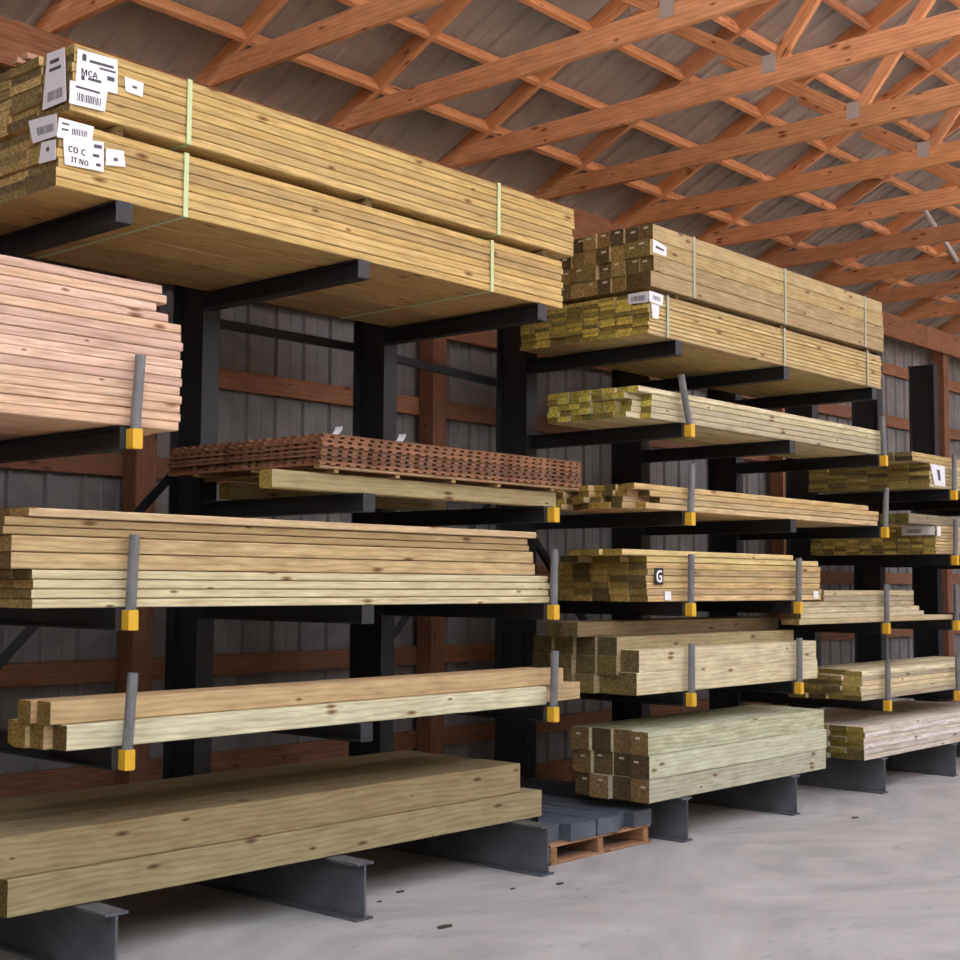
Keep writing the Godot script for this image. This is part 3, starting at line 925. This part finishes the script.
	for j in 4:
		for i in 3:
			var a: float = mid[j][0] + rng.randf_range(-0.015, 0.015)
			board("timber", a if not (i == 2 and j == 0) else 6.712, mid[j][1] + rng.randf_range(-0.02, 0.02), 0.9015 + i * 0.112, -4.872 - j * 0.143, 0.111, 0.14, wood(pick(tones(Color(0.68, 0.62, 0.49), 0.06)), 1), cut(pick(tones(end, 0.12))), "greyish timber, %s, %s, lowest middle arms" % [["bottom layer", "second layer from bottom", "third layer from bottom"][i], row_words(j + 1)], "timber", grp)
	for j in 2:
		board("timber", 6.52 + j * 0.05, 8.86 - j * 0.05, 1.2375, -5.016 - j * 0.143, 0.086, 0.13, wood(Color(0.56, 0.48, 0.35), 1), cut(end), "dark timber on the very top, %s, lowest middle arms" % ["front one", "rear one"][j], "timber", grp)
	# floor timbers with brown tagged ends
	loose({"name": "beam_timber", "cat": "timber", "desc": "pale brown-ended timber", "where": "middle floor stack", "group": "timbers of the middle floor stack",
		"x0": 6.86, "x1": 9.03, "y": 0.2645, "zf": -4.737, "n": 3, "m": 4, "h": 0.138, "w": 0.141, "face": Color(0.82, 0.825, 0.715), "end": Color(0.56, 0.46, 0.34), "jit": 0.03, "endtag": true, "spread": 0.03,
		"left": {Vector2i(0, 0): 6.86, Vector2i(1, 0): 6.855, Vector2i(2, 0): 6.85}, "right": {Vector2i(0, 0): 9.03, Vector2i(1, 0): 9.035, Vector2i(2, 0): 9.01}})

func right_bay() -> void:
	var c2 := bundle({"label": "bundle of wide boards with a white corner tag on the far right upper arms", "x0": 10.84, "x1": 14.0, "y": 2.3515, "zf": -4.737, "n": 6, "m": 6, "h": 0.032, "w": 0.182, "face": Color(0.80, 0.76, 0.60), "end": Color(0.66, 0.59, 0.38), "jit": 0.015, "group": "tagged bundles at the far right"})
	paper(c2, "shipping_tag", [Vector2(10.842, 2.54), Vector2(11.12, 2.535), Vector2(11.13, 2.37), Vector2(10.92, 2.368)], -4.7358, [], [[0.40, 0.62, 0.22, 0.74]])
	var c3 := bundle({"label": "bundle of thin yellow-ended boards with a white tag on its left end, far right", "x0": 10.945, "x1": 14.0, "y": 1.8115, "zf": -4.737, "n": 9, "m": 10, "h": 0.0252, "w": 0.114, "gap": 0.010, "face": Color(0.82, 0.72, 0.54), "end": Color(0.76, 0.68, 0.40), "jit": 0.012, "ch": 0.004, "group": "tagged bundles at the far right"})
	paper_end(c3, "end_tag", [Vector2(-5.03, 2.04), Vector2(-4.745, 2.04), Vector2(-4.745, 1.965), Vector2(-5.03, 1.965)], 10.93, [], barcode(0.15, 0.6, 0.35, 0.75))
	paper(c3, "shipping_tag", [Vector2(10.95, 2.035), Vector2(11.02, 2.035), Vector2(11.02, 1.96), Vector2(10.95, 1.955)], -4.7358, [], [])
	loose({"name": "board", "cat": "board", "desc": "loose tan board", "where": "on upper far right bundle", "group": "loose boards on the upper far right bundle",
		"x0": 10.52, "x1": 13.6, "y": 2.5485, "zf": -4.745, "n": 2, "m": 2, "h": 0.036, "w": 0.16, "face": Color(0.80, 0.70, 0.50), "end": Color(0.46, 0.42, 0.34), "jit": 0.03, "left": {Vector2i(0, 0): 10.55, Vector2i(1, 0): 10.54}})
	loose({"name": "timber", "cat": "timber", "desc": "weathered grey timber", "where": "on lower far right bundle", "group": "grey timbers on the lower far right bundle",
		"x0": 10.45, "x1": 13.6, "y": 2.0445, "zf": -4.75, "n": 1, "m": 2, "h": 0.08, "w": 0.12, "face": Color(0.56, 0.53, 0.46), "end": Color(0.48, 0.44, 0.20), "jit": 0.02})
	# mixed lengths
	loose({"name": "board", "cat": "board", "desc": "tan uneven-length board", "where": "far right third shelf", "group": "boards of uneven length on the far right",
		"x0": 9.02, "x1": 10.5, "y": 1.2765, "zf": -4.737, "n": 6, "m": 2, "h": 0.039, "w": 0.14, "face": Color(0.80, 0.74, 0.61), "end": Color(0.64, 0.55, 0.38), "jit": 0.02, "spread": 0.07,
		"left": {Vector2i(0, 0): 8.66, Vector2i(1, 0): 8.69, Vector2i(2, 0): 8.68, Vector2i(3, 0): 8.70},
		"right": {Vector2i(0, 0): 11.24, Vector2i(1, 0): 10.69, Vector2i(2, 0): 10.6, Vector2i(0, 1): 11.1}})
	var rr := {}
	for i in 6: rr[Vector2i(i, 0)] = 12.2
	loose({"name": "board", "cat": "board", "desc": "rough pale board", "where": "far right lowest arms", "group": "rough boards on the far right lowest arms",
		"x0": 9.58, "x1": 12.2, "y": 0.7015, "zf": -4.737, "n": 6, "m": 4, "h": 0.0355, "w": 0.145, "face": Color(0.90, 0.83, 0.70), "end": Color(0.72, 0.64, 0.42), "spread": 0.09, "jit": 0.05,
		"left": {Vector2i(5, 0): 9.60, Vector2i(5, 1): 9.7, Vector2i(5, 2): 9.75, Vector2i(4, 0): 9.585}})
	loose({"name": "board", "cat": "board", "desc": "pinkish-grey board", "where": "far right floor stack", "group": "weathered boards of the far right floor stack",
		"x0": 9.61, "x1": 12.2, "y": 0.2645, "zf": -4.737, "n": 6, "m": 7, "h": 0.0405, "w": 0.142, "face": Color(0.90, 0.86, 0.85), "end": Color(0.68, 0.61, 0.32), "spread": 0.06, "jit": 0.03,
		"show": func(i, j): return j < 3 or i == 5})

func floor_things() -> void:
	# pallet between the left and middle bays
	var px := 6.57
	var pz := -4.865
	var t := thing("pallet", Vector3(px, 0, pz), "low wooden pallet on the floor between the left and middle bays", "pallet")
	var wd := tones(Color(0.74, 0.57, 0.44), 0.06)
	for x in [-0.455, -0.03, 0.425]:
		var o := mesh_node("stringer", board_mesh(1.0, 0.078, 0.05, wood(pick(wd), 1), cut(Color(0.72, 0.55, 0.42))), t)
		o.transform = Transform3D(Basis(Vector3(0, 1, 0), PI / 2), Vector3(x, 0.0165, -0.5))
	for z in [-0.05, -0.5, -0.95]:
		var o := mesh_node("bottom_board", board_mesh(0.96, 0.016, 0.09, wood(pick(wd), 0), cut(Color(0.7, 0.5, 0.34))), t)
		o.position = Vector3(0, 0, z)
	for k in 7:
		var o := mesh_node("deck_board", board_mesh(0.96, 0.016, 0.1, wood(pick(wd), 0), cut(Color(0.7, 0.5, 0.34))), t)
		o.position = Vector3(0, 0.095, -0.055 - k * 0.148)
	# spare steel arms laid on it
	var steel := tex_mat("arm_grey", Color(0.40, 0.43, 0.47), 0.5, 0.15, steel_tex, 0.8)
	var xs := [[6.13, 6.235, 0.07], [6.25, 6.485, 0.0], [6.50, 6.725, 0.0], [6.735, 6.845, 0.06], [6.855, 7.04, 0.0]]
	for i in xs.size():
		var st := start()
		var hw: float = (xs[i][1] - xs[i][0]) / 2 - 0.002
		# a lipped channel, open side down
		prism(st, PackedVector2Array([Vector2(-hw, 0), Vector2(-hw + 0.006, 0), Vector2(-hw + 0.006, 0.088), Vector2(hw - 0.006, 0.088), Vector2(hw - 0.006, 0), Vector2(hw, 0), Vector2(hw, 0.09), Vector2(hw - 0.004, 0.094), Vector2(-hw + 0.004, 0.094), Vector2(-hw, 0.09)]), 1.0, Transform3D(Basis.IDENTITY, Vector3(0, 0, -1.0)))
		box(st, Vector3(-hw + 0.006, 0.002, -0.006), Vector3(hw - 0.006, 0.088, 0.0))
		var o := mesh_node("steel_channel", st.commit(), self)
		o.position = Vector3((xs[i][0] + xs[i][1]) / 2, 0.1115, pz + 0.01 - xs[i][2])
		o.material_override = steel
		tag(o, "grey steel channel lying on the pallet, %s from the left" % NTH[i], "steel channel", "steel channels on the pallet")
	var bs := start()
	prism(bs, PackedVector2Array([Vector2(0, 0), Vector2(0.09, 0), Vector2(0.09, 0.006), Vector2(0.006, 0.006), Vector2(0.006, 0.07), Vector2(0, 0.07)]), 0.05)
	var br := mesh_node("steel_bracket", bs.commit(), self)
	br.position = Vector3(6.14, 0.206, -5.05)
	br.material_override = steel
	tag(br, "small grey steel angle bracket on the left of the pallet load", "bracket")
	# pipe brace under the roof at the right
	var ps := start()
	tube(ps, Vector3(0, 0.60, -0.345), Vector3(0, 0, 0), 0.022)
	var pipe := mesh_node("brace_pipe", ps.commit(), self)
	pipe.position = Vector3(12.44, 4.555, -5.135)
	pipe.material_override = mat("light_pipe", Color(0.82, 0.82, 0.82), 0.5)
	tag(pipe, "thin light grey metal pipe against a roof truss near the right edge", "pipe")
	# bits of bark on the floor
	var spots := [[5.067, -5.02, 0.03, "between the middle left base and the one by the pallet"], [4.70, -4.37, 0.05, "darkest one in front of the middle left base"], [5.765, -4.55, 0.03, "just in front of the base left of the pallet"], [5.508, -4.65, 0.02, "small one left of the base by the pallet"], [4.845, -4.94, 0.018, "beside the middle left base"], [8.73, -4.38, 0.04, "alone on the floor in front of the middle bay"]]
	for e in spots:
		var st := start()
		var s: float = e[2]
		prism(st, PackedVector2Array([Vector2(-s, -s * 0.3), Vector2(s * 0.4, -s * 0.5), Vector2(s, 0), Vector2(s * 0.3, s * 0.45), Vector2(-s * 0.7, s * 0.35)]), 0.004, Transform3D(Basis(Vector3(1, 0, 0), Vector3(0, 0, -1), Vector3(0, 1, 0)), Vector3.ZERO))
		var o := mesh_node("bark_chip", st.commit(), self)
		o.position = Vector3(e[0], 0.0005, e[1])
		o.material_override = mat("bark", Color(0.28, 0.23, 0.19), 0.9)
		tag(o, "flat dark bark chip, " + e[3], "bark chip", "bark chips on the floor")
